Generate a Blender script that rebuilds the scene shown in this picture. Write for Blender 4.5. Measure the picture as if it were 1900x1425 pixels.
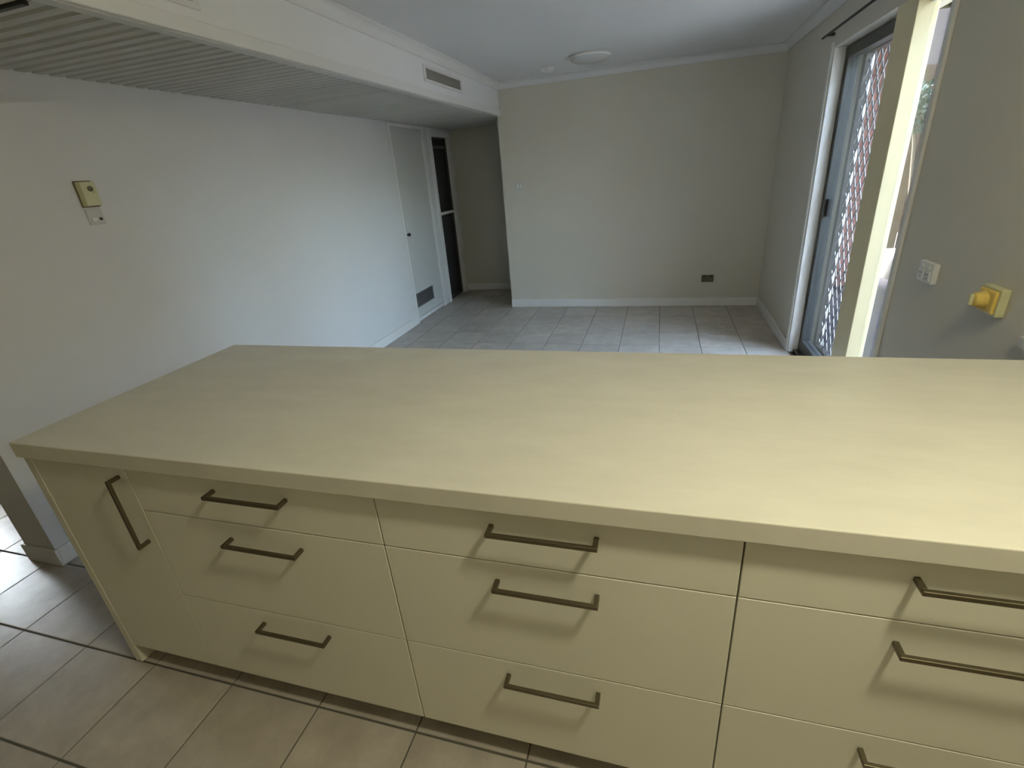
import bpy, bmesh, math, random
from mathutils import Vector, Matrix
random.seed(7)
for o in list(bpy.data.objects): bpy.data.objects.remove(o, do_unlink=True)
S = bpy.context.scene
COL = S.collection

# ------------------------------------------------------------------ camera
cam_d = bpy.data.cameras.new('camera'); cam = bpy.data.objects.new('camera', cam_d); COL.objects.link(cam)
YAW, PITCH, ROLL, FPX = -0.3062, -0.4095, -0.0856, 904.74
fw = Vector((math.sin(YAW)*math.cos(PITCH), math.cos(YAW)*math.cos(PITCH), math.sin(PITCH)))
rt = Vector((math.cos(YAW), -math.sin(YAW), 0)); up = rt.cross(fw)
R2 = rt*math.cos(ROLL) + up*math.sin(ROLL); U2 = up*math.cos(ROLL) - rt*math.sin(ROLL)
m = Matrix((R2, U2, -fw)).transposed().to_4x4(); m.translation = Vector((2.5459, 0.0354, 1.4756))
cam.matrix_world = m
cam_d.sensor_fit = 'HORIZONTAL'; cam_d.sensor_width = 36.0; cam_d.lens = 36.0*FPX/1900.0
cam_d.clip_start = 0.02; cam_d.clip_end = 200
S.camera = cam

# ------------------------------------------------------------------ world, sun, exposure
W = bpy.data.worlds.new('sky'); S.world = W; W.use_nodes = True
wn = W.node_tree.nodes; wl = W.node_tree.links; wn.clear()
wo = wn.new('ShaderNodeOutputWorld'); bg = wn.new('ShaderNodeBackground'); sk = wn.new('ShaderNodeTexSky')
sk.sky_type = 'NISHITA'; sk.sun_disc = False; sk.dust_density = 5.0; sk.air_density = 1.0; sk.sun_elevation = math.radians(60); sk.sun_rotation = math.radians(-80)
hs_ = wn.new('ShaderNodeHueSaturation'); hs_.inputs['Saturation'].default_value = 0.88
wl.new(sk.outputs[0], hs_.inputs['Color']); wl.new(hs_.outputs[0], bg.inputs[0]); bg.inputs[1].default_value = 9.4; wl.new(bg.outputs[0], wo.inputs[0])
sun_d = bpy.data.lights.new('sun', 'SUN'); sun = bpy.data.objects.new('sun', sun_d); COL.objects.link(sun)
sun_d.energy = 11.0; sun_d.angle = math.radians(0.6); sun_d.color = (1.0, 0.93, 0.84)
sun.rotation_euler = Vector((0.34, -0.06, -0.94)).to_track_quat('-Z', 'Y').to_euler(); sun.location = (0, 0, 8)
LAMP_STRENGTH = 236.0
LAMP_COLOR = (1.0, 0.95, 0.68)
S.view_settings.view_transform = 'Standard'; S.view_settings.look = 'None'
S.view_settings.exposure = 0.2; S.view_settings.gamma = 1.0; S.view_settings.use_curve_mapping = False

# ------------------------------------------------------------------ materials
def mat(name, col, rough=0.5, noise=0.0, nscale=8.0, stretch=(1, 1, 1), bump=0.0, bscale=60.0, metal=0.0, spec=0.5, rand=0.0, col2=None):
    M = bpy.data.materials.new(name); M.use_nodes = True
    n = M.node_tree.nodes; l = M.node_tree.links; b = n['Principled BSDF']
    b.inputs['Roughness'].default_value = rough; b.inputs['Metallic'].default_value = metal
    b.inputs['Specular IOR Level'].default_value = spec
    b.inputs['Base Color'].default_value = (*col, 1)
    tc = n.new('ShaderNodeTexCoord'); mp = n.new('ShaderNodeMapping'); mp.inputs['Scale'].default_value = stretch
    oi = n.new('ShaderNodeObjectInfo')
    ad = n.new('ShaderNodeVectorMath'); ad.operation = 'ADD'
    sc = n.new('ShaderNodeVectorMath'); sc.operation = 'SCALE'; sc.inputs['Scale'].default_value = 37.0 if rand else 0.0
    cb = n.new('ShaderNodeCombineXYZ')
    for i in range(3): l.new(oi.outputs['Random'], cb.inputs[i])
    l.new(cb.outputs[0], sc.inputs[0]); l.new(tc.outputs['Object'], ad.inputs[0]); l.new(sc.outputs[0], ad.inputs[1])
    l.new(ad.outputs[0], mp.inputs['Vector'])
    if noise or col2:
        t = n.new('ShaderNodeTexNoise'); t.inputs['Scale'].default_value = nscale; t.inputs['Detail'].default_value = 6; t.inputs['Roughness'].default_value = 0.62
        l.new(mp.outputs[0], t.inputs['Vector'])
        r = n.new('ShaderNodeValToRGB'); r.color_ramp.elements[0].position = 0.3; r.color_ramp.elements[1].position = 0.7
        lo = col2 if col2 else tuple(c*(1-noise) for c in col); hi = col if col2 else tuple(min(1, c*(1+noise)) for c in col)
        r.color_ramp.elements[0].color = (*lo, 1); r.color_ramp.elements[1].color = (*hi, 1)
        l.new(t.outputs['Fac'], r.inputs[0]); out = r.outputs[0]
        if rand:
            hs = n.new('ShaderNodeHueSaturation'); mr = n.new('ShaderNodeMapRange')
            mr.inputs['To Min'].default_value = 1-rand; mr.inputs['To Max'].default_value = 1+rand
            l.new(oi.outputs['Random'], mr.inputs['Value']); l.new(mr.outputs[0], hs.inputs['Value']); l.new(out, hs.inputs['Color']); out = hs.outputs[0]
        l.new(out, b.inputs['Base Color'])
    if bump:
        t2 = n.new('ShaderNodeTexNoise'); t2.inputs['Scale'].default_value = bscale; t2.inputs['Detail'].default_value = 4
        l.new(mp.outputs[0], t2.inputs['Vector'])
        bp = n.new('ShaderNodeBump'); bp.inputs['Strength'].default_value = bump; bp.inputs['Distance'].default_value = 0.004
        l.new(t2.outputs['Fac'], bp.inputs['Height']); l.new(bp.outputs[0], b.inputs['Normal'])
    return M
def emit(name, col, strength):
    M = bpy.data.materials.new(name); M.use_nodes = True; n = M.node_tree.nodes; l = M.node_tree.links; n.clear()
    o = n.new('ShaderNodeOutputMaterial'); e = n.new('ShaderNodeEmission'); e.inputs[0].default_value = (*col, 1); e.inputs[1].default_value = strength
    l.new(e.outputs[0], o.inputs[0]); return M
def glass(name, tint=(0.93, 0.97, 0.95)):
    M = bpy.data.materials.new(name); M.use_nodes = True; n = M.node_tree.nodes; l = M.node_tree.links; n.clear()
    o = n.new('ShaderNodeOutputMaterial'); t = n.new('ShaderNodeBsdfTransparent'); t.inputs[0].default_value = (*tint, 1)
    g = n.new('ShaderNodeBsdfGlossy'); g.inputs['Roughness'].default_value = 0.02
    f = n.new('ShaderNodeFresnel'); f.inputs[0].default_value = 1.45; x = n.new('ShaderNodeMixShader')
    ge = n.new('ShaderNodeNewGeometry'); io = n.new('ShaderNodeMapRange'); io.inputs['To Min'].default_value = 1.45; io.inputs['To Max'].default_value = 1/1.45
    l.new(ge.outputs['Backfacing'], io.inputs['Value']); l.new(io.outputs[0], f.inputs[0])
    l.new(f.outputs[0], x.inputs[0]); l.new(t.outputs[0], x.inputs[1]); l.new(g.outputs[0], x.inputs[2]); l.new(x.outputs[0], o.inputs[0]); return M

M_wall_l = mat('pale_wall_paint', (0.73, 0.72, 0.70), 0.5, noise=0.02, nscale=1.5, bump=0.05, bscale=90)
M_wall = mat('wall_paint', (0.66, 0.62, 0.53), 0.55, noise=0.02, nscale=1.5, bump=0.05, bscale=90)
M_ceil = mat('ceiling_paint', (0.76, 0.755, 0.745), 0.7, noise=0.015, nscale=1.5)
M_bulk = mat('white_bulkhead_paint', (0.85, 0.845, 0.83), 0.6, noise=0.015, nscale=1.5)
M_white = mat('white_gloss_paint', (0.80, 0.79, 0.76), 0.35, noise=0.02, nscale=4)
M_cream = mat('cream_gloss_paint', (0.80, 0.71, 0.46), 0.35, noise=0.03, nscale=5)
M_plank = mat('grey_lining_board', (0.50, 0.49, 0.45), 0.5, noise=0.06, nscale=5, stretch=(0.6, 6, 6), rand=0.05)
M_groove = mat('dark_board_gap', (0.05, 0.05, 0.042), 0.8)
M_bench = mat('cream_stone_laminate', (0.78, 0.75, 0.645), 0.33, noise=0.05, nscale=6.0, stretch=(0.8, 2.0, 1), bump=0.03, bscale=40)
M_cab = mat('cream_cabinet_laminate', (0.85, 0.825, 0.70), 0.38, noise=0.012, nscale=3)
M_carc = mat('carcass_board', (0.42, 0.40, 0.33), 0.6, noise=0.02)
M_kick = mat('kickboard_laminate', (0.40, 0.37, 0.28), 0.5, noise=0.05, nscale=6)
M_metal = mat('dull_bronze_metal', (0.17, 0.145, 0.095), 0.38, noise=0.04, nscale=30, metal=0.85)
M_tile = mat('mottled_ceramic_tile', (0.55, 0.50, 0.435), 0.30, col2=(0.40, 0.355, 0.305), nscale=9, rand=0.07, bump=0.10, bscale=35)
M_grout = mat('dark_grout', (0.12, 0.11, 0.09), 0.9, noise=0.1, nscale=20)
M_plast = mat('white_plastic', (0.80, 0.80, 0.77), 0.3, noise=0.01)
M_wallplast = mat('off_white_plastic', (0.60, 0.595, 0.56), 0.35, noise=0.01)
M_ivory = mat('aged_ivory_plastic', (0.62, 0.60, 0.36), 0.4, noise=0.04, nscale=20)
M_yellow = mat('yellowed_plastic', (0.74, 0.53, 0.13), 0.35, noise=0.10, nscale=25)
M_brown = mat('brown_plastic', (0.16, 0.145, 0.08), 0.4, noise=0.05)
M_black = mat('black_plastic', (0.012, 0.012, 0.012), 0.45, noise=0.05)
M_void = mat('unlit_room_dark', (0.05, 0.05, 0.052), 0.8, noise=0.05)  # near-black colour stands in for the darkness of the unlit room
M_mesh = mat('dark_flywire', (0.022, 0.022, 0.024), 0.75, noise=0.1, nscale=40)
M_grey = mat('grey_aluminium', (0.065, 0.068, 0.066), 0.4, noise=0.03, metal=0.2)
M_dark = mat('bronze_aluminium', (0.035, 0.033, 0.032), 0.45, noise=0.05, metal=0.3)
M_lat = mat('silver_lattice_metal', (0.40, 0.38, 0.38), 0.35, noise=0.05, metal=0.3)
M_grille = mat('dark_grey_grille', (0.15, 0.145, 0.145), 0.5, noise=0.05)
M_ventin = mat('vent_throat', (0.30, 0.29, 0.24), 0.6, noise=0.03)
M_glass = glass('clear_glass')
M_brick = mat('pink_brick', (0.20, 0.098, 0.080), 0.85, noise=0.18, nscale=14, rand=0.18, bump=0.3, bscale=70, spec=0.1)
M_mortar = mat('pale_mortar', (0.15, 0.125, 0.115), 0.9, noise=0.1, nscale=30)
M_conc = mat('patio_concrete', (0.24, 0.235, 0.24), 0.85, noise=0.10, nscale=3)
M_paver = mat('pale_pink_paver', (0.78, 0.60, 0.55), 0.85, noise=0.10, nscale=10, rand=0.12)
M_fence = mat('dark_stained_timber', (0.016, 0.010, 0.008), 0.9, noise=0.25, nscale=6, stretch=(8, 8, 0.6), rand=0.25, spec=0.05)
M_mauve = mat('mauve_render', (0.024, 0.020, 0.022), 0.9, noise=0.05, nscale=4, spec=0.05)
M_leaf = mat('blue_green_leaf', (0.012, 0.05, 0.048), 0.45, noise=0.3, nscale=12, rand=0.25)
M_bark = mat('bark', (0.12, 0.09, 0.065), 0.9, noise=0.2, nscale=20)
M_pot = mat('grey_pot', (0.20, 0.19, 0.19), 0.6, noise=0.08)
M_soil = mat('soil', (0.06, 0.045, 0.03), 0.95, noise=0.2)
M_render = mat('tan_render', (0.36, 0.33, 0.29), 0.85, noise=0.05, nscale=4)
M_shade_ground = mat('shade_dark_ground', (0.026, 0.023, 0.030), 0.9, noise=0.2, nscale=5, spec=0.05)  # patio shade put into the ground colour
M_roof = mat('roof_sheet', (0.25, 0.24, 0.24), 0.6, noise=0.04)
M_diff = mat('opal_glass', (0.60, 0.60, 0.59), 0.25, noise=0.01)
M_lamp = emit('lit_opal_diffuser', LAMP_COLOR, LAMP_STRENGTH)

# ------------------------------------------------------------------ mesh helpers
def box(bm, x0, x1, y0, y1, z0, z1):
    v = [bm.verts.new(c) for c in ((x0,y0,z0),(x1,y0,z0),(x1,y1,z0),(x0,y1,z0),(x0,y0,z1),(x1,y0,z1),(x1,y1,z1),(x0,y1,z1))]
    for f in ((3,2,1,0),(4,5,6,7),(0,1,5,4),(1,2,6,5),(2,3,7,6),(3,0,4,7)): bm.faces.new([v[i] for i in f])
def boxes(lst, bev=0.0, seg=1):
    bm = bmesh.new()
    for b in lst: box(bm, *b)
    if bev: bmesh.ops.bevel(bm, geom=bm.edges[:], offset=bev, segments=seg, affect='EDGES', profile=0.5)
    return bm
def lathe(prof, n=32, axis='z', c=(0, 0, 0)):
    """revolve (radius, height) profile; axis gives the direction heights run along"""
    bm = bmesh.new(); rings = []
    def P(r, h, a):
        u, v = r*math.cos(a), r*math.sin(a)
        q = {'z': (u, v, h), 'x': (h, u, v), 'y': (u, h, v)}[axis]
        return (q[0]+c[0], q[1]+c[1], q[2]+c[2])
    for r, h in prof:
        if r < 1e-6: rings.append([bm.verts.new(P(0, h, 0))])
        else: rings.append([bm.verts.new(P(r, h, 2*math.pi*i/n)) for i in range(n)])
    for A, B in zip(rings, rings[1:]):
        for i in range(n):
            a = [A[i % len(A)], A[(i+1) % len(A)]]; b = [B[i % len(B)], B[(i+1) % len(B)]]
            f = ([a[0]] if len(A) == 1 else a) + ([b[0]] if len(B) == 1 else [b[1], b[0]])
            if len(f) > 2:
                try: bm.faces.new(f)
                except ValueError: pass
    bmesh.ops.recalc_face_normals(bm, faces=bm.faces[:]); return bm
def sweep(prof, path_axis, t0, t1):
    """extrude a closed 2-D profile (list of 3-D offsets at t=0) along an axis"""
    bm = bmesh.new(); k = 'xyz'.index(path_axis); A = []; B = []
    for q in prof:
        a = list(q); b = list(q); a[k] = t0; b[k] = t1; A.append(bm.verts.new(a)); B.append(bm.verts.new(b))
    n = len(prof)
    for i in range(n): bm.faces.new((A[i], A[(i+1) % n], B[(i+1) % n], B[i]))
    bm.faces.new(A); bm.faces.new(B[::-1]); bmesh.ops.recalc_face_normals(bm, faces=bm.faces[:]); return bm
def obj(name, bm, M, parent=None, smooth=False, label=None):
    me = bpy.data.meshes.new(name); bm.to_mesh(me); bm.free(); me.materials.append(M)
    if smooth:
        for f in me.polygons: f.use_smooth = True
    o = bpy.data.objects.new(name, me); COL.objects.link(o)
    if parent: link(o, parent)
    if label: o['label'] = label
    return o
def link(o, parent):
    o.parent = parent; o.matrix_parent_inverse = Matrix.Translation(parent.location).inverted() if parent.type == 'EMPTY' else Matrix.Identity(4)
def thing(name, label, cat, loc=(0, 0, 0), group=None):
    o = bpy.data.objects.new(name, None); COL.objects.link(o); o.location = loc; o.empty_display_size = 0.05
    o['label'] = label; o['category'] = cat
    if group: o['group'] = group
    return o
def tag(o, label, cat, group=None):
    o['label'] = label; o['category'] = cat
    if group: o['group'] = group
    return o
def struct(name, bm, M, label, cat, smooth=False):
    o = obj(name, bm, M, None, smooth); o['kind'] = 'structure'; o['label'] = label; o['category'] = cat; return o

# ------------------------------------------------------------------ sizes (metres)
XR, YB, YH = 3.565, 5.508, 6.43          # right wall face, back wall face, hall end
ZC, ZB, XB = 2.302, 2.009, 0.928         # ceiling, bulkhead underside, bulkhead face
YE = 1.10                                # near end of the left wall
XL, YK = -2.5, -1.5                      # far left wall, kitchen rear wall
D0, D1, P0, P1, W0 = 3.17, 4.12, 2.95, 3.17, 2.612   # glass door, post, sidelight
ZD = 2.03

# ------------------------------------------------------------------ floor of tiles
floor = struct('floor', boxes([(XL-0.1, 3.80, YK-0.1, YH+0.1, -0.12, -0.003)]), M_grout, 'grey mottled ceramic tile floor with dark grout', 'floor')
TX, TY, GX, GY = 0.335, 0.31, -0.09, 0.487
def tile_bm(w, h, x=0, y=0):
    bm = boxes([(x+0.0022, x+w-0.0022, y+0.0034, y+h-0.0034, -0.010, 0.0)]); return bm
tm = tile_bm(TX, TY); bmesh.ops.bevel(tm, geom=[e for e in tm.edges if all(v.co.z > -0.001 for v in e.verts)], offset=0.0015, segments=1, affect='EDGES')
tile_mesh = bpy.data.meshes.new('tile'); tm.to_mesh(tile_mesh); tm.free(); tile_mesh.materials.append(M_tile)
rest = bmesh.new()
for i in range(-8, 11):
    for j in range(-7, 20):
        x, y = GX+i*TX, GY+j*TY
        x1, y1 = min(x+TX, XR+0.002), min(y+TY, YH)
        x0, y0 = max(x, XL), max(y, YK)
        if x1-x0 < 0.02 or y1-y0 < 0.02: continue
        seen = (x < 2.6 and 0.1 < y < 1.2 and x > -1.2) or (y > 3.7 and x > -0.1)
        full = abs(x1-x-TX) < 1e-6 and abs(y1-y-TY) < 1e-6 and x0 == x and y0 == y
        if seen and full:
            o = bpy.data.objects.new('tile', tile_mesh); COL.objects.link(o); o.location = (x, y, random.uniform(-0.0006, 0)); o.parent = floor
        elif seen:
            o = obj('tile', tile_bm(x1-x0, y1-y0), M_tile, floor); o.location = (x0, y0, 0)
        else: box(rest, x0+0.003, x1-0.003, y0+0.003, y1-0.003, -0.010, 0.0)
o = obj('tile_field', rest, M_tile, floor); o['kind'] = 'stuff'

# ------------------------------------------------------------------ walls
CD0, CD1, CDZ = 4.84, 5.56, 1.975        # cupboard door
HD0, HD1, HDZ = 5.80, 6.30, 1.93         # hall doorway
wl_boxes = [(-0.20, 0, YE, CD0, 0, ZC), (-0.28, -0.05, CD0, CD1, 0, CDZ), (-0.28, 0, CD0, CD1, CDZ, ZC), (-0.28, 0, CD1, HD0, 0, ZC),
            (-0.28, 0, HD0, HD1, HDZ, ZC), (-0.28, 0, HD1, YH, 0, ZC)]
struct('wall_left', boxes(wl_boxes), M_wall_l, 'long pale grey wall left of the bench', 'wall')
struct('wall_back', boxes([(0.905, 3.80, YB, YB+0.10, 0, ZC)]), M_wall, 'pale beige grey wall at the far end of the room', 'wall')
struct('wall_hall', boxes([(-0.28, 1.9, YH, YH+0.1, 0, ZC)]), M_wall, 'dim wall at the end of the short hallway', 'wall')
struct('wall_hall_side', boxes([(1.80, 1.9, YB+0.10, YH, 0, ZC)]), M_wall, 'hidden side wall of the short hallway', 'wall')
struct('wall_right', boxes([(XR, 3.80, YK, W0, 0, ZC), (XR, 3.80, D1, YB, 0, ZC), (XR, 3.80, W0, D1, ZD, ZC)]), M_wall,
       'grey wall on the right around the glass sliding door', 'wall')
struct('wall_kitchen', boxes([(XL, 3.80, YK-0.1, YK, 0, ZC)]), M_wall, 'kitchen wall behind the viewer', 'wall')
struct('wall_far_left', boxes([(XL-0.12, XL, YK, 1.55, 0, ZC), (XL-0.12, XL, 1.97, 3.6, 0, ZC), (XL-0.12, XL, 1.55, 1.97, 0, 0.92), (XL-0.12, XL, 1.55, 1.97, 1.28, ZC)]), M_wall,
       'far wall of the side room beyond the left opening', 'wall')
struct('wall_side_room', boxes([(XL-0.12, -0.20, 3.6, 3.7, 0, ZC)]), M_wall, 'end wall of the side room on the left', 'wall')
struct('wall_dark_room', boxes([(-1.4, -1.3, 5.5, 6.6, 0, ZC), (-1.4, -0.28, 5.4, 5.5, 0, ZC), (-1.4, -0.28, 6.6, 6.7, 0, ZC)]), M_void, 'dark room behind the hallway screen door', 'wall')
struct('ceiling', boxes([(XL-0.12, 3.80, YK-0.1, 6.7, ZC, ZC+0.10)]), M_ceil, 'plain off white plasterboard ceiling', 'ceiling')
struct('roof_eave', boxes([(XL-0.6, 4.2, YK-0.6, 7.0, ZC+0.10, ZC+0.22)]), M_roof, 'low roof and eave over the room', 'roof')

# bulkhead with lining boards across its underside
bulk = struct('ceiling_bulkhead', boxes([(0.0, XB, 0.6, YB, ZB+0.012, ZC), (0, 0.905, YB, YH, ZB+0.012, ZC)]), M_bulk, 'lowered ceiling bulkhead lined with grooved grey boards', 'ceiling')
obj('backing', boxes([(0.002, XB-0.04, 0.62, YH-0.002, ZB+0.008, ZB+0.0115)]), M_groove, bulk)
PW = 0.0660
def plank_bm(x1):
    w = PW/2; pr = [(0, -w+0.004, 0.009), (0, -w+0.004, 0.0075), (0, -w+0.014, 0.0), (0, w-0.014, 0.0), (0, w-0.004, 0.0075), (0, w-0.004, 0.009)]
    return sweep([(0.0, a, b) for _, a, b in pr], 'x', 0.002, x1)
pmesh = None
k = 0; y = 1.271+PW/2
while y < YH-PW/2:
    if pmesh is None:
        o = obj('plank', plank_bm(XB-0.045), M_plank, bulk); pmesh = o.data
    else:
        o = bpy.data.objects.new('plank', pmesh); COL.objects.link(o); o.parent = bulk
    o.location = (0, y, ZB); y += PW; k += 1
obj('soffit_sheet', boxes([(0.002, XB-0.045, 0.6, 1.255, ZB-0.002, ZB+0.008)]), M_wall, bulk)
obj('edge_strip', boxes([(XB-0.048, XB-0.004, 0.6, YB-0.002, ZB-0.006, ZB+0.010)], 0.002), M_wallplast, bulk)
obj('face_trim', boxes([(XB-0.004, XB+0.013, 0.6, YB-0.002, ZB-0.001, ZB+0.047)], 0.003, 2), M_white, bulk, label='white moulding along the lower edge of the bulkhead')
t = obj('gap_strip', boxes([(0.01, 0.86, 1.255, 1.275, ZB-0.012, ZB)], 0.002), M_black); tag(t, 'thin black strip drawn for the dark gap at the end of the bulkhead boards', 'track')  # black strip stands in for the dark gap where the boards end

# coved cornices
def cove(along, t0, t1, wall, sgn):
    s = 0.054; z0 = ZC-s
    prof = [(0.0, ZC-0.001), (0.0, z0-0.006), (0.010, z0-0.006), (0.012, z0)]
    for i in range(1, 7):
        a = i/7*math.pi/2; prof.append((0.012+(s-0.018)*(1-math.cos(a)), z0+(s-0.012)*math.sin(a)))
    prof += [(s-0.004, ZC-0.012), (s+0.004, ZC-0.010), (s+0.004, ZC-0.001)]
    if along == 'x': P = [(0, wall+sgn*a, b) for a, b in prof]
    else: P = [(wall+sgn*a, 0, b) for a, b in prof]
    return sweep(P, along, t0, t1)
struct('trim_1', cove('x', XB, XR, YB, -1), M_ceil, 'coved cornice above the far wall', 'cornice')
struct('trim_2', cove('y', YK, YB, XR, -1), M_ceil, 'coved cornice above the glass door wall', 'cornice')
struct('trim_3', cove('y', 0.6, YB, XB, 1), M_white, 'white coved cornice along the top of the bulkhead', 'cornice')

# skirtings
def skirt(name, b, lab): return struct(name, boxes([b], 0.004, 2), M_white, lab, 'skirting')
skirt('baseboard_left', (0, 0.014, YE, CD0-0.033, 0, 0.088), 'white skirting board along the left wall')
skirt('baseboard_back', (0.905, XR, YB-0.014, YB, 0, 0.088), 'pale skirting board along the far wall')
skirt('baseboard_right', (XR-0.014, XR, D1+0.05, YB-0.014, 0, 0.088), 'skirting board right of the far corner')
skirt('baseboard_hall', (0.0, 0.95, YH-0.014, YH, 0, 0.088), 'skirting board at the end of the hallway')
skirt('baseboard_end', (-0.21, 0.014, YE-0.012, YE, 0, 0.088), 'skirting board on the end of the left wall')

# ------------------------------------------------------------------ cupboard door on left wall
d1 = struct('door_1', boxes([(-0.045, -0.006, CD0+0.004, CD1-0.004, 0.055, CDZ-0.004)], 0.002), M_wallplast, 'flush pale cupboard door with low vent grille on the left wall', 'door')
def arch(name, y0, y1, ztop, w, lab, x0=0.0, x1=0.013):
    return struct(name, boxes([(x0, x1, y0-w, y0, 0, ztop+w), (x0, x1, y1, y1+w, 0, ztop+w), (x0, x1, y0, y1, ztop, ztop+w)], 0.002), M_white, lab, 'architrave')
arch('trim_4', CD0, CD1, CDZ, 0.032, 'pale frame around the cupboard door')
obj('sill_strip', boxes([(-0.045, 0.004, CD0+0.003, CD1-0.003, 0.012, 0.05)], 0.002), M_white, d1)
g = obj('vent_grille', boxes([(-0.006, 0.001, 4.87, 5.31, 0.165, 0.18), (-0.006, 0.001, 4.87, 5.31, 0.305, 0.32), (-0.006, 0.001, 4.87, 4.885, 0.18, 0.305), (-0.006, 0.001, 5.295, 5.31, 0.18, 0.305)], 0.0015), M_grille, d1, label='dark grey vent grille low on the cupboard door')
obj('grille_back', boxes([(-0.0062, -0.0055, 4.875, 5.305, 0.17, 0.315)]), M_black, g)
for i in range(7):
    z = 0.189+i*0.0175; bm = boxes([(-0.0055, 0.0, 4.885, 5.295, z-0.0045, z+0.0045)]); obj('slat', bm, M_grille, g)
obj('knob', lathe([(0.0, 0.030), (0.013, 0.029), (0.019, 0.020), (0.017, 0.010), (0.009, 0.006), (0.011, -0.006), (0.0, -0.006)], 20, 'x', (0, 4.895, 0.95)), M_black, d1, True, 'small dark round knob')

# hallway screen door
arch('trim_5', HD0, HD1, HDZ, 0.07, 'timber architrave around the hallway screen door')
struct('trim_6', boxes([(-0.28, 0.0, HD0, HD0+0.012, 0, HDZ), (-0.28, 0.0, HD1-0.012, HD1, 0, HDZ), (-0.28, 0.0, HD0+0.012, HD1-0.012, HDZ-0.012, HDZ)]), M_white, 'jamb lining of the hallway screen door', 'jamb')
d2 = struct('door_2', boxes([(-0.06, -0.02, HD0+0.014, HD0+0.035, 0.01, HDZ-0.014), (-0.06, -0.02, HD1-0.075, HD1-0.014, 0.01, HDZ-0.014),
    (-0.06, -0.02, HD0+0.035, HD1-0.075, HDZ-0.03, HDZ-0.014), (-0.06, -0.02, HD0+0.035, HD1-0.075, 0.01, 0.04)], 0.002), M_dark, 'dark screen door with white middle rail in the hallway', 'door')
obj('transom_rail', boxes([(-0.058, -0.018, HD0+0.035, HD1-0.075, 1.80, 1.825)], 0.002), M_grey, d2)
obj('middle_rail', boxes([(-0.055, 0.006, HD0+0.016, HD1-0.02, 1.055, 1.085)], 0.003, 2), M_plast, d2, label='bright white horizontal rail')
for z0, z1 in ((0.04, 1.055), (1.085, 1.80), (1.825, HDZ-0.03)): obj('screen', boxes([(-0.042, -0.039, HD0+0.035, HD1-0.075, z0, z1)]), M_mesh, d2)
for yy in (5.95, 6.08): obj('screen_bar', boxes([(-0.050, -0.042, yy, yy+0.012, 0.04, 1.80)]), M_dark, d2)

# ------------------------------------------------------------------ right wall: post, sidelight, glass door, screen door
struct('trim_7', boxes([(XR, 3.645, P0, P1, 0, ZD)], 0.002), M_cream, 'wide cream painted post between sidelight and sliding door', 'post')
struct('trim_8', boxes([(XR-0.013, XR, 2.575, W0, 0, ZC-0.09)], 0.003, 2), M_white, 'pale architrave at the near side of the sidelight', 'architrave')
struct('trim_9', boxes([(XR-0.012, XR, D1, D1+0.035, 0, ZD+0.03)], 0.002), M_white, 'pale architrave at the far side of the sliding door', 'architrave')
struct('trim_10', boxes([(XR, 3.632, D1-0.014, D1, 0, ZD)], 0.002), M_white, 'pale jamb at the far side of the sliding door', 'jamb')
w1 = struct('window_1', boxes([(3.612, 3.637, W0, P0, 0.0, 0.06), (3.612, 3.637, W0, P0, ZD-0.04, ZD)]), M_white, 'tall narrow sidelight window beside the cream post', 'window')
obj('pane', boxes([(3.622, 3.626, W0, P0, 0.06, ZD-0.04)]), M_glass, w1)
d3 = struct('door_3', boxes([(3.635, 3.697, D1-0.062, D1-0.012, 0.02, ZD-0.01), (3.635, 3.697, D0+0.02, D0+0.075, 0.02, ZD-0.01), (3.635, 3.697, D0+0.075, D1-0.062, 0.02, 0.11), (3.635, 3.697, D0+0.075, D1-0.062, ZD-0.07, ZD-0.01)], 0.003), M_grey,
    'grey aluminium framed sliding glass door in the right wall', 'door')
obj('pane', boxes([(3.664, 3.669, D0+0.075, D1-0.062, 0.11, ZD-0.07)]), M_glass, d3)
h = obj('handle', boxes([(3.652, 3.676, D1-0.088, D1-0.062, 1.02, 1.135)], 0.004, 2), M_black, d3, label='black latch handle')
struct('trim_11', boxes([(3.60, 3.80, D0, D1, 0.0, 0.02)], 0.003), M_grey, 'metal track under the sliding door', 'track')
DS = 3.47
sd = struct('door_4', boxes([(3.735, 3.775, D1-0.05, D1-0.002, 0.02, ZD-0.004), (3.735, 3.775, DS-0.05, DS, 0.02, ZD-0.004), (3.735, 3.775, DS, D1-0.05, 0.02, 0.08), (3.735, 3.775, DS, D1-0.05, ZD-0.06, ZD-0.004)], 0.003), M_dark,
    'dark framed security screen door with silver diamond lattice', 'door')
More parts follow.
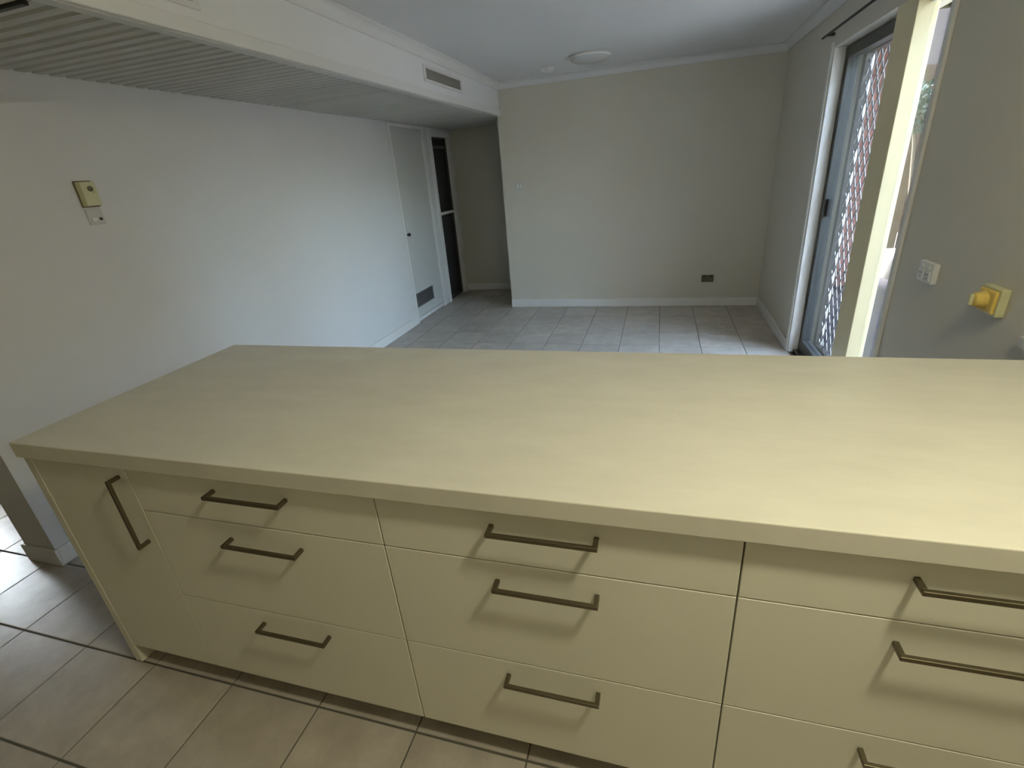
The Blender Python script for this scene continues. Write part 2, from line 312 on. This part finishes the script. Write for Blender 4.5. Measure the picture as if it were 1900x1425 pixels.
def lattice():
    bm = bmesh.new(); py, pz = 0.095, 0.13; ya, yb, za, zb = DS, D1-0.05, 0.08, ZD-0.06; hw = 0.0065
    for s, xo in ((1, 3.752), (-1, 3.757)):
        n = int((yb-ya)/py + (zb-za)/pz)+4
        for i in range(-2, n):
            # strip: (y-ya)/py + s*(z-za)/pz = const
            pts = []
            c = i if s == 1 else i-int((zb-za)/pz)-2
            for z in (za, zb):
                pts.append((ya+py*(c-s*(z-za)/pz), z))
            (y0, z0), (y1, z1) = pts
            t0, t1 = 0.0, 1.0; dy = y1-y0
            for lim, sg in ((ya, 1), (yb, -1)):
                fa = sg*(y0-lim); fb = sg*(y1-lim)
                if fa < 0 and fb < 0: t1 = -1; break
                if fa < 0: t0 = max(t0, fa/(fa-fb))
                elif fb < 0: t1 = min(t1, fa/(fa-fb))
            if t1-t0 < 0.01: continue
            A = Vector((0, y0+dy*t0, z0+(z1-z0)*t0)); B = Vector((0, y0+dy*t1, z0+(z1-z0)*t1))
            d = (B-A).normalized(); nrm = Vector((0, -d.z, d.y))*hw
            v = []
            for x in (xo, xo+0.004):
                for q in (A-nrm, A+nrm, B+nrm, B-nrm): v.append(bm.verts.new((x, q.y, q.z)))
            for f in ((0,1,2,3),(7,6,5,4),(0,4,5,1),(1,5,6,2),(2,6,7,3),(3,7,4,0)): bm.faces.new([v[k] for k in f])
    bmesh.ops.recalc_face_normals(bm, faces=bm.faces[:]); return bm
o = obj('lattice', lattice(), M_lat, sd, label='silver diamond lattice'); o['kind'] = 'stuff'
rod = obj('curtain_rod', boxes([(XR-0.050, XR-0.038, 3.10, 4.25, 2.100, 2.112)], 0.003, 2), M_black); tag(rod, 'slim black curtain rod above the sliding glass door', 'rod')
for yy in (3.2, 4.15): obj('bracket', boxes([(XR-0.040, XR, yy-0.008, yy+0.008, 2.099, 2.116)], 0.002), M_black, rod)

# ------------------------------------------------------------------ peninsula bench
BX, YF, YBK, YC = 0.842, 0.775, 1.591, 0.795
bt = obj('benchtop', boxes([(BX, XR-0.002, YF, YBK, 0.853, 0.900)], 0.003, 3), M_bench); tag(bt, 'long cream mottled laminate benchtop of the kitchen peninsula', 'benchtop')
def handle_h(xc, z, parent):      # bar handle lying along x on the front plane
    L, s = 0.114, 0.0048; y0 = YC-0.034
    o = obj('handle', boxes([(xc-L, xc+L, y0, y0+0.009, z-s, z+s)], 0.0015, 2), M_metal, parent, label='dull bronze bar handle')
    for sx in (-1, 1):
        xe = xc+sx*(L-0.005); obj('handle_post', boxes([(xe-0.005, xe+0.005, y0+0.008, YC+0.001, z-s, z+s)], 0.001), M_metal, o)
    return o
def handle_v(x, zc, parent):
    L, s = 0.114, 0.0048; y0 = YC-0.034
    o = obj('handle', boxes([(x-s, x+s, y0, y0+0.009, zc-L, zc+L)], 0.0015, 2), M_metal, parent, label='dull bronze bar handle set upright')
    for sz in (-1, 1):
        ze = zc+sz*(L-0.005); obj('handle_post', boxes([(x-s, x+s, y0+0.008, YC+0.001, ze-0.005, ze+0.005)], 0.001), M_metal, o)
FT = 0.018; G = 0.0016; ZT = 0.850; ZP = 0.083
def carcass(x0, x1, root):
    obj('body', boxes([(x0+0.0005, x1-0.0005, YC+FT+0.001, 1.37, ZP+0.002, 0.8525)]), M_carc, root)
def front(name, x0, x1, z0, z1, root): return obj(name, boxes([(x0+G, x1-G, YC, YC+FT, z0+G, z1-G)], 0.0012, 2), M_cab, root)
c0 = thing('base_cabinet', 'narrow cream base cabinet with one door at the bench end', 'cabinet', (1.03, 1.08, 0))
carcass(0.862, 1.218, c0); d = front('door', 0.856, 1.218, ZP, ZT, c0); handle_v(1.183, 0.702, d)
ep = obj('end_panel', boxes([(0.830, 0.8595, YC-0.001, 1.40, 0.0, 0.8525)], 0.001), M_cab, c0)
labs = ['cream three drawer cabinet next to the narrow door cabinet', 'cream three drawer cabinet in the middle of the bench', 'cream three drawer cabinet nearest the right wall']
for (x0, x1), lb in zip(((1.218, 1.962), (1.962, 2.716), (2.716, 3.470)), labs):
    r = thing('drawer_cabinet', lb, 'cabinet', ((x0+x1)/2, 1.08, 0), 'drawer cabinets under the benchtop')
    carcass(x0, x1, r); xc = (x0+x1)/2+0.004 if x0 < 2.7 else x0+0.374
    if x0 < 1.5: xc = 1.609
    for z0, z1, hz in ((0.705, ZT, 0.803), (0.393, 0.705, 0.651), (ZP, 0.393, 0.343)):
        dr = front('drawer', x0, x1, z0, z1, r); handle_h(xc, hz, dr)
fl = obj('filler_panel', boxes([(3.4715, XR-0.002, YC, YC+FT, ZP, ZT)], 0.001), M_cab); tag(fl, 'narrow cream filler panel between drawers and right wall', 'panel')
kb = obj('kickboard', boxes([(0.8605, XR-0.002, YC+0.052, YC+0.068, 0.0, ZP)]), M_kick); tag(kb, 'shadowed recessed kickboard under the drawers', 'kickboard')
bp_ = obj('back_panel', boxes([(0.8605, XR-0.002, 1.372, 1.390, 0.0, 0.8525)]), M_cab); tag(bp_, 'cream panel closing the rear of the bench under its overhang', 'panel')
us = obj('upstand', boxes([(XR-0.016, XR-0.0005, 0.60, 1.700, 0.9005, 0.932)], 0.002), M_wallplast); tag(us, 'low pale upstand on the right wall behind the benchtop', 'upstand')

# ------------------------------------------------------------------ wall fittings
# thermostat on left wall
t = thing('thermostat', 'ivory thermostat box on the left wall above a switch', 'thermostat', (0, 1.83, 1.48))
obj('case', boxes([(0, 0.034, 1.797, 1.866, 1.482, 1.586)], 0.004, 3), M_ivory, t)
obj('back_plate', boxes([(0, 0.006, 1.792, 1.871, 1.477, 1.591)], 0.002), M_brown, t)
obj('dial', lathe([(0.0, 0.040), (0.010, 0.040), (0.012, 0.036), (0.012, 0.033), (0.0, 0.033)], 20, 'x', (0, 1.835, 1.556)), M_brown, t, True)
obj('lever', boxes([(0.033, 0.038, 1.842, 1.852, 1.536, 1.546)], 0.001), M_ivory, t)
t = thing('wall_switch', 'pale switch plate with dark dot below the thermostat', 'switch', (0, 1.83, 1.40))
obj('plate', boxes([(0, 0.008, 1.797, 1.869, 1.400, 1.470)], 0.003, 2), M_wallplast, t)
obj('rocker', boxes([(0.007, 0.014, 1.806, 1.832, 1.415, 1.432)], 0.002), M_plast, t)
obj('pilot_dot', lathe([(0.0, 0.012), (0.006, 0.012), (0.007, 0.007), (0.0, 0.007)], 16, 'x', (0, 1.851, 1.424)), M_black, t, True)
# switch on far wall
t = thing('wall_switch', 'small pale double switch plate on the far wall near the hallway', 'switch', (1.09, YB, 1.33))
obj('plate', boxes([(1.040, 1.140, YB-0.008, YB, 1.288, 1.368)], 0.003, 2), M_wallplast, t)
for x in (1.062, 1.098): obj('rocker', boxes([(x, x+0.020, YB-0.013, YB-0.007, 1.310, 1.345)], 0.002), M_plast, t)
# outlet on far wall
t = thing('power_outlet', 'brown double power outlet low on the far wall', 'outlet', (3.06, YB, 0.29))
obj('plate', boxes([(2.998, 3.118, YB-0.010, YB, 0.254, 0.328)], 0.003, 2), M_brown, t)
for x in (3.026, 3.090):
    obj('socket_face', boxes([(x-0.020, x+0.020, YB-0.014, YB-0.009, 0.264, 0.302)], 0.002), M_brown, t)
    obj('rocker', boxes([(x-0.007, x+0.007, YB-0.015, YB-0.009, 0.307, 0.321)], 0.001), M_black, t)
# outlet on right wall
t = thing('power_outlet', 'white double power outlet on the right wall beside the sidelight', 'outlet', (XR, 2.30, 0.99))
obj('plate', boxes([(XR-0.020, XR, 2.236, 2.352, 0.956, 1.032)], 0.004, 3), M_plast, t)
for y in (2.268, 2.320):
    f = obj('socket_face', boxes([(XR-0.024, XR-0.019, y-0.019, y+0.019, 0.964, 1.003)], 0.002), M_plast, t)
    for dy, dz in ((-0.007, 0.005), (0.007, 0.005), (0, -0.009)): obj('slot', boxes([(XR-0.0245, XR-0.0235, y+dy-0.0015, y+dy+0.0015, 0.984+dz-0.004, 0.984+dz+0.004)]), M_black, f)
    obj('rocker', boxes([(XR-0.025, XR-0.019, y-0.007, y+0.007, 1.010, 1.024)], 0.0015), M_plast, t)
# yellowed timer on right wall
t = thing('timer_dial', 'yellowed square wall timer with round dial on the right wall', 'timer', (XR, 1.865, 0.99))
obj('plate', boxes([(XR-0.024, XR, 1.815, 1.915, 0.950, 1.036)], 0.004, 3), M_ivory, t)
obj('housing', boxes([(XR-0.034, XR-0.023, 1.823, 1.907, 0.958, 1.028)], 0.005, 3), M_yellow, t)
dl = obj('dial', lathe([(0.0, -0.062), (0.018, -0.062), (0.022, -0.058), (0.026, -0.036), (0.030, -0.033), (0.0, -0.033)], 28, 'x', (XR, 1.872, 0.994)), M_yellow, t, True, 'round yellow dial knob')
obj('grip', boxes([(XR-0.072, XR-0.061, 1.867, 1.877, 0.977, 1.011)], 0.002), M_ivory, dl)

# vents on the bulkhead face
def vent(y0, y1, z0, z1, lab):
    t = thing('air_vent', lab, 'vent', (XB, (y0+y1)/2, z0), 'supply vents on the bulkhead')
    b = 0.020; x = XB
    obj('vent_frame', boxes([(x, x+0.012, y0, y1, z0, z0+b), (x, x+0.012, y0, y1, z1-b, z1), (x, x+0.012, y0, y0+b*1.6, z0+b, z1-b), (x, x+0.012, y1-b*1.6, y1, z0+b, z1-b)], 0.002), M_white, t)
    obj('throat', boxes([(x+0.0005, x+0.002, y0+b, y1-b, z0+b, z1-b)]), M_ventin, t)
    n = 5
    for i in range(n):
        z = z0+b+(i+0.5)*(z1-z0-2*b)/n
        bm = boxes([(x+0.003, x+0.010, y0+b*1.6, y1-b*1.6, z-0.002, z+0.002)]); obj('blade', bm, M_ventin, t)
vent(3.715, 4.455, 2.102, 2.208, 'white framed air vent on the bulkhead near the far wall')
vent(1.07, 1.812, 2.092, 2.200, 'white framed air vent on the bulkhead at the top left')

# ceiling fittings
t = thing('ceiling_light', 'unlit round opal ceiling light near the far wall', 'light', (1.95, 4.80, ZC))
obj('base_ring', lathe([(0.0, 0.0), (0.165, 0.0), (0.170, -0.012), (0.165, -0.022), (0.0, -0.022)], 40, 'z', (1.95, 4.80, ZC)), M_white, t, True)
obj('diffuser', lathe([(0.160, -0.020), (0.156, -0.032), (0.130, -0.044), (0.085, -0.052), (0.040, -0.056), (0.0, -0.057)], 40, 'z', (1.95, 4.80, ZC)), M_diff, t, True)
t = thing('smoke_alarm', 'small round white smoke alarm on the ceiling beside the light', 'alarm', (1.54, 5.08, ZC))
obj('base', lathe([(0.0, 0.0), (0.062, 0.0), (0.062, -0.010), (0.0, -0.010)], 32, 'z', (1.54, 5.08, ZC)), M_white, t, True)
obj('cover', lathe([(0.058, -0.010), (0.056, -0.026), (0.040, -0.036), (0.0, -0.038)], 32, 'z', (1.54, 5.08, ZC)), M_white, t, True)
# the lit kitchen light (just above and behind the picture)
LX, LY = 3.16, 0.385
t = thing('kitchen_light', 'lit round opal ceiling light over the kitchen', 'light', (LX, LY, ZC))
obj('base_ring', lathe([(0.0, 0.0), (0.085, 0.0), (0.090, -0.010), (0.085, -0.018), (0.0, -0.018)], 32, 'z', (LX, LY, ZC)), M_white, t, True)
obj('diffuser', lathe([(0.080, -0.0185), (0.080, -0.026), (0.072, -0.036), (0.052, -0.044), (0.028, -0.048), (0.0, -0.049)], 32, 'z', (LX, LY, ZC)), M_lamp, t, True)

# window of the side room (its daylight falls on the floor at the left edge)
w2 = struct('window_2', boxes([(XL-0.09, XL-0.03, 1.55, 1.58, 0.92, 1.28), (XL-0.09, XL-0.03, 1.94, 1.97, 0.92, 1.28), (XL-0.09, XL-0.03, 1.58, 1.94, 0.92, 0.95), (XL-0.09, XL-0.03, 1.58, 1.94, 1.25, 1.28)]), M_white,
    'small side room window beyond the left opening', 'window')
obj('pane', boxes([(XL-0.062, XL-0.057, 1.58, 1.94, 0.95, 1.25)]), M_glass, w2)

# ------------------------------------------------------------------ outside
def gbox(): return boxes([(3.80, 14, -6, 16, -0.25, -0.06), (-14, XL-0.12, -6, 16, -0.25, -0.06)])
patio = struct('patio', gbox(), M_conc, 'shaded concrete patio outside the sliding door', 'ground')
struct('shade_ground', boxes([(3.81, 6.09, 4.0, 6.90, -0.059, -0.04)]), M_shade_ground, 'patio ground by the brick wall with its shade put into the colour', 'ground')  # ground coloured almost black to paint in the shade near the bricks
pm = None
for j in range(18):
    for i in range(8):
        x = 4.75+i*0.225+(0.11 if j % 2 else 0); y = 6.95+j*0.098
        if pm is None: o = obj('paver', boxes([(-0.108, 0.108, -0.044, 0.044, -0.02, 0.0)], 0.004), M_paver, patio); pm = o.data
        else: o = bpy.data.objects.new('paver', pm); COL.objects.link(o); o.parent = patio
        o.location = (x, y, -0.045)
bw = struct('wall_outside', boxes([(3.82, 4.79, 6.508, 6.60, -0.06, 2.62)]), M_mortar, 'pink brick wall seen through the lattice door', 'wall')
bmesh_ = None
for j in range(31):
    z = -0.055+j*0.086; off = 0.0 if j % 2 == 0 else 0.12
    for i in range(-1, 5):
        x0 = 3.82+i*0.24+off; x1 = x0+0.23
        a, b = max(x0, 3.82), min(x1, 4.79)
        if b-a < 0.04: continue
        if abs(b-a-0.23) < 1e-6:
            if bmesh_ is None: o = obj('brick', boxes([(0, 0.23, 0, 0.10, 0, 0.076)], 0.003), M_brick, bw); bmesh_ = o.data
            else: o = bpy.data.objects.new('brick', bmesh_); COL.objects.link(o); o.parent = bw
        else: o = obj('brick', boxes([(0, b-a, 0, 0.10, 0, 0.076)], 0.003), M_brick, bw)
        o.location = (a, 6.50+random.uniform(-0.002, 0.002), z)
fr = thing('paling_fence', 'dark stained paling fence behind the patio', 'fence', (5.8, 9.0, -0.06))
for i in range(26):
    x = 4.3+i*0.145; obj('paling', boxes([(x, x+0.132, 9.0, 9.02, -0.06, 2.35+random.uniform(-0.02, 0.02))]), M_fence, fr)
for z in (0.35, 1.25, 2.05): obj('rail', boxes([(4.3, 8.05, 9.02, 9.06, z, z+0.08)]), M_fence, fr)
fs = thing('side_fence', 'dark boundary fence along the far side of the patio', 'fence', (8.6, 4, -0.06))
for i in range(60):
    y = -0.2+i*0.155; obj('paling', boxes([(8.6, 8.62, y, y+0.142, -0.06, 1.5)]), M_fence, fs)
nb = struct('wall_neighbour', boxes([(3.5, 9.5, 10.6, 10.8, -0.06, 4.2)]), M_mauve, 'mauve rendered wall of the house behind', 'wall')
nh = struct('wall_sky_limit', boxes([(8.9, 9.1, 3.7, 10.5, -0.06, 3.3)]), M_render, 'tan wall added across the patio to block part of the sky', 'wall')  # added wall, limits how much sky reaches the left wall indoors
vr = thing('shade_roof', 'low dark roof added to shade the brick wall', 'roof', (4.9, 5.6, -0.06))  # roof added only to keep sky light off the bricks and ground
obj('roof_sheet', boxes([(3.82, 6.05, 4.35, 6.85, 2.64, 2.69)]), M_fence, vr)
for yy in (4.4, 5.4, 6.4): obj('beam', boxes([(3.82 if yy < 6 else 4.85, 6.05, yy, yy+0.05, 2.54, 2.64)]), M_fence, vr)
obj('post', boxes([(5.95, 6.04, 4.4, 4.49, -0.06, 2.54)]), M_fence, vr)
sf = thing('shade_screen', 'tall dark timber screen added to shade the brick wall area', 'fence', (6.1, 6.6, -0.06))  # unseen screen added to cut side light on the brick wall
for i in range(30):
    y = 4.5+i*0.15; obj('paling', boxes([(6.10, 6.12, y, y+0.138, -0.06, 2.5)]), M_fence, sf)
struct('wall_sky_block', boxes([(3.80, 5.6, 1.9, 2.1, -0.06, 2.6)]), M_render, 'unseen wall added beside the patio to block sky light', 'wall')  # unseen wall added to keep sky light off the door jamb
# shrub in a pot
sx, sy = 5.02, 6.75
t = thing('potted_shrub', 'blue green leafy shrub in a grey pot beyond the sidelight', 'plant', (sx, sy, -0.05))
obj('pot', lathe([(0.0, -0.05), (0.12, -0.05), (0.16, 0.22), (0.17, 0.24), (0.15, 0.24), (0.14, 0.18), (0.0, 0.18)], 24, 'z', (sx+0.25, sy+0.1, 0)), M_pot, t, True)
obj('soil', lathe([(0.0, 0.185), (0.141, 0.185), (0.141, 0.175), (0.0, 0.175)], 24, 'z', (sx+0.25, sy+0.1, 0)), M_soil, t)
def stem():
    bm = bmesh.new(); pts = [(sx+0.25, sy+0.1, 0.17, 0.025), (sx+0.22, sy+0.1, 0.8, 0.02), (sx+0.12, sy+0.05, 1.4, 0.016), (sx+0.02, sy, 1.75, 0.010)]
    rings = []
    for x, y, z, r in pts: rings.append([bm.verts.new((x+r*math.cos(a*math.pi/4), y+r*math.sin(a*math.pi/4), z)) for a in range(8)])
    for A, B in zip(rings, rings[1:]):
        for i in range(8): bm.faces.new((A[i], A[(i+1) % 8], B[(i+1) % 8], B[i]))
    bm.faces.new(rings[0][::-1]); bm.faces.new(rings[-1]); return bm
obj('stem', stem(), M_bark, t, True)
def leaves(c, rad, n, L):
    bm = bmesh.new()
    for _ in range(n):
        v = Vector((random.gauss(0, 1), random.gauss(0, 1), random.gauss(0, 1))).normalized()*random.random()**0.4
        p = Vector((c[0]+v.x*rad[0], c[1]+v.y*rad[1], c[2]+v.z*rad[2]))
        d = (v+Vector((random.uniform(-.6, .6), random.uniform(-.6, .6), random.uniform(-.4, .7)))).normalized()
        s = d.cross(Vector((random.uniform(-1, 1), random.uniform(-1, 1), random.uniform(-1, 1)))).normalized()
        u = d.cross(s); l = L*random.uniform(.7, 1.2); w = l*0.32
        a = bm.verts.new(p); b = bm.verts.new(p+d*l*.5+s*w+u*w*.25); e = bm.verts.new(p+d*l); f = bm.verts.new(p+d*l*.5-s*w+u*w*.25); mid = bm.verts.new(p+d*l*.5)
        bm.faces.new((a, b, mid)); bm.faces.new((b, e, mid)); bm.faces.new((e, f, mid)); bm.faces.new((f, a, mid))
    return bm
o = obj('foliage', leaves((sx+0.04, sy, 1.76), (0.17, 0.15, 0.22), 420, 0.08), M_leaf, t); o['kind'] = 'stuff'
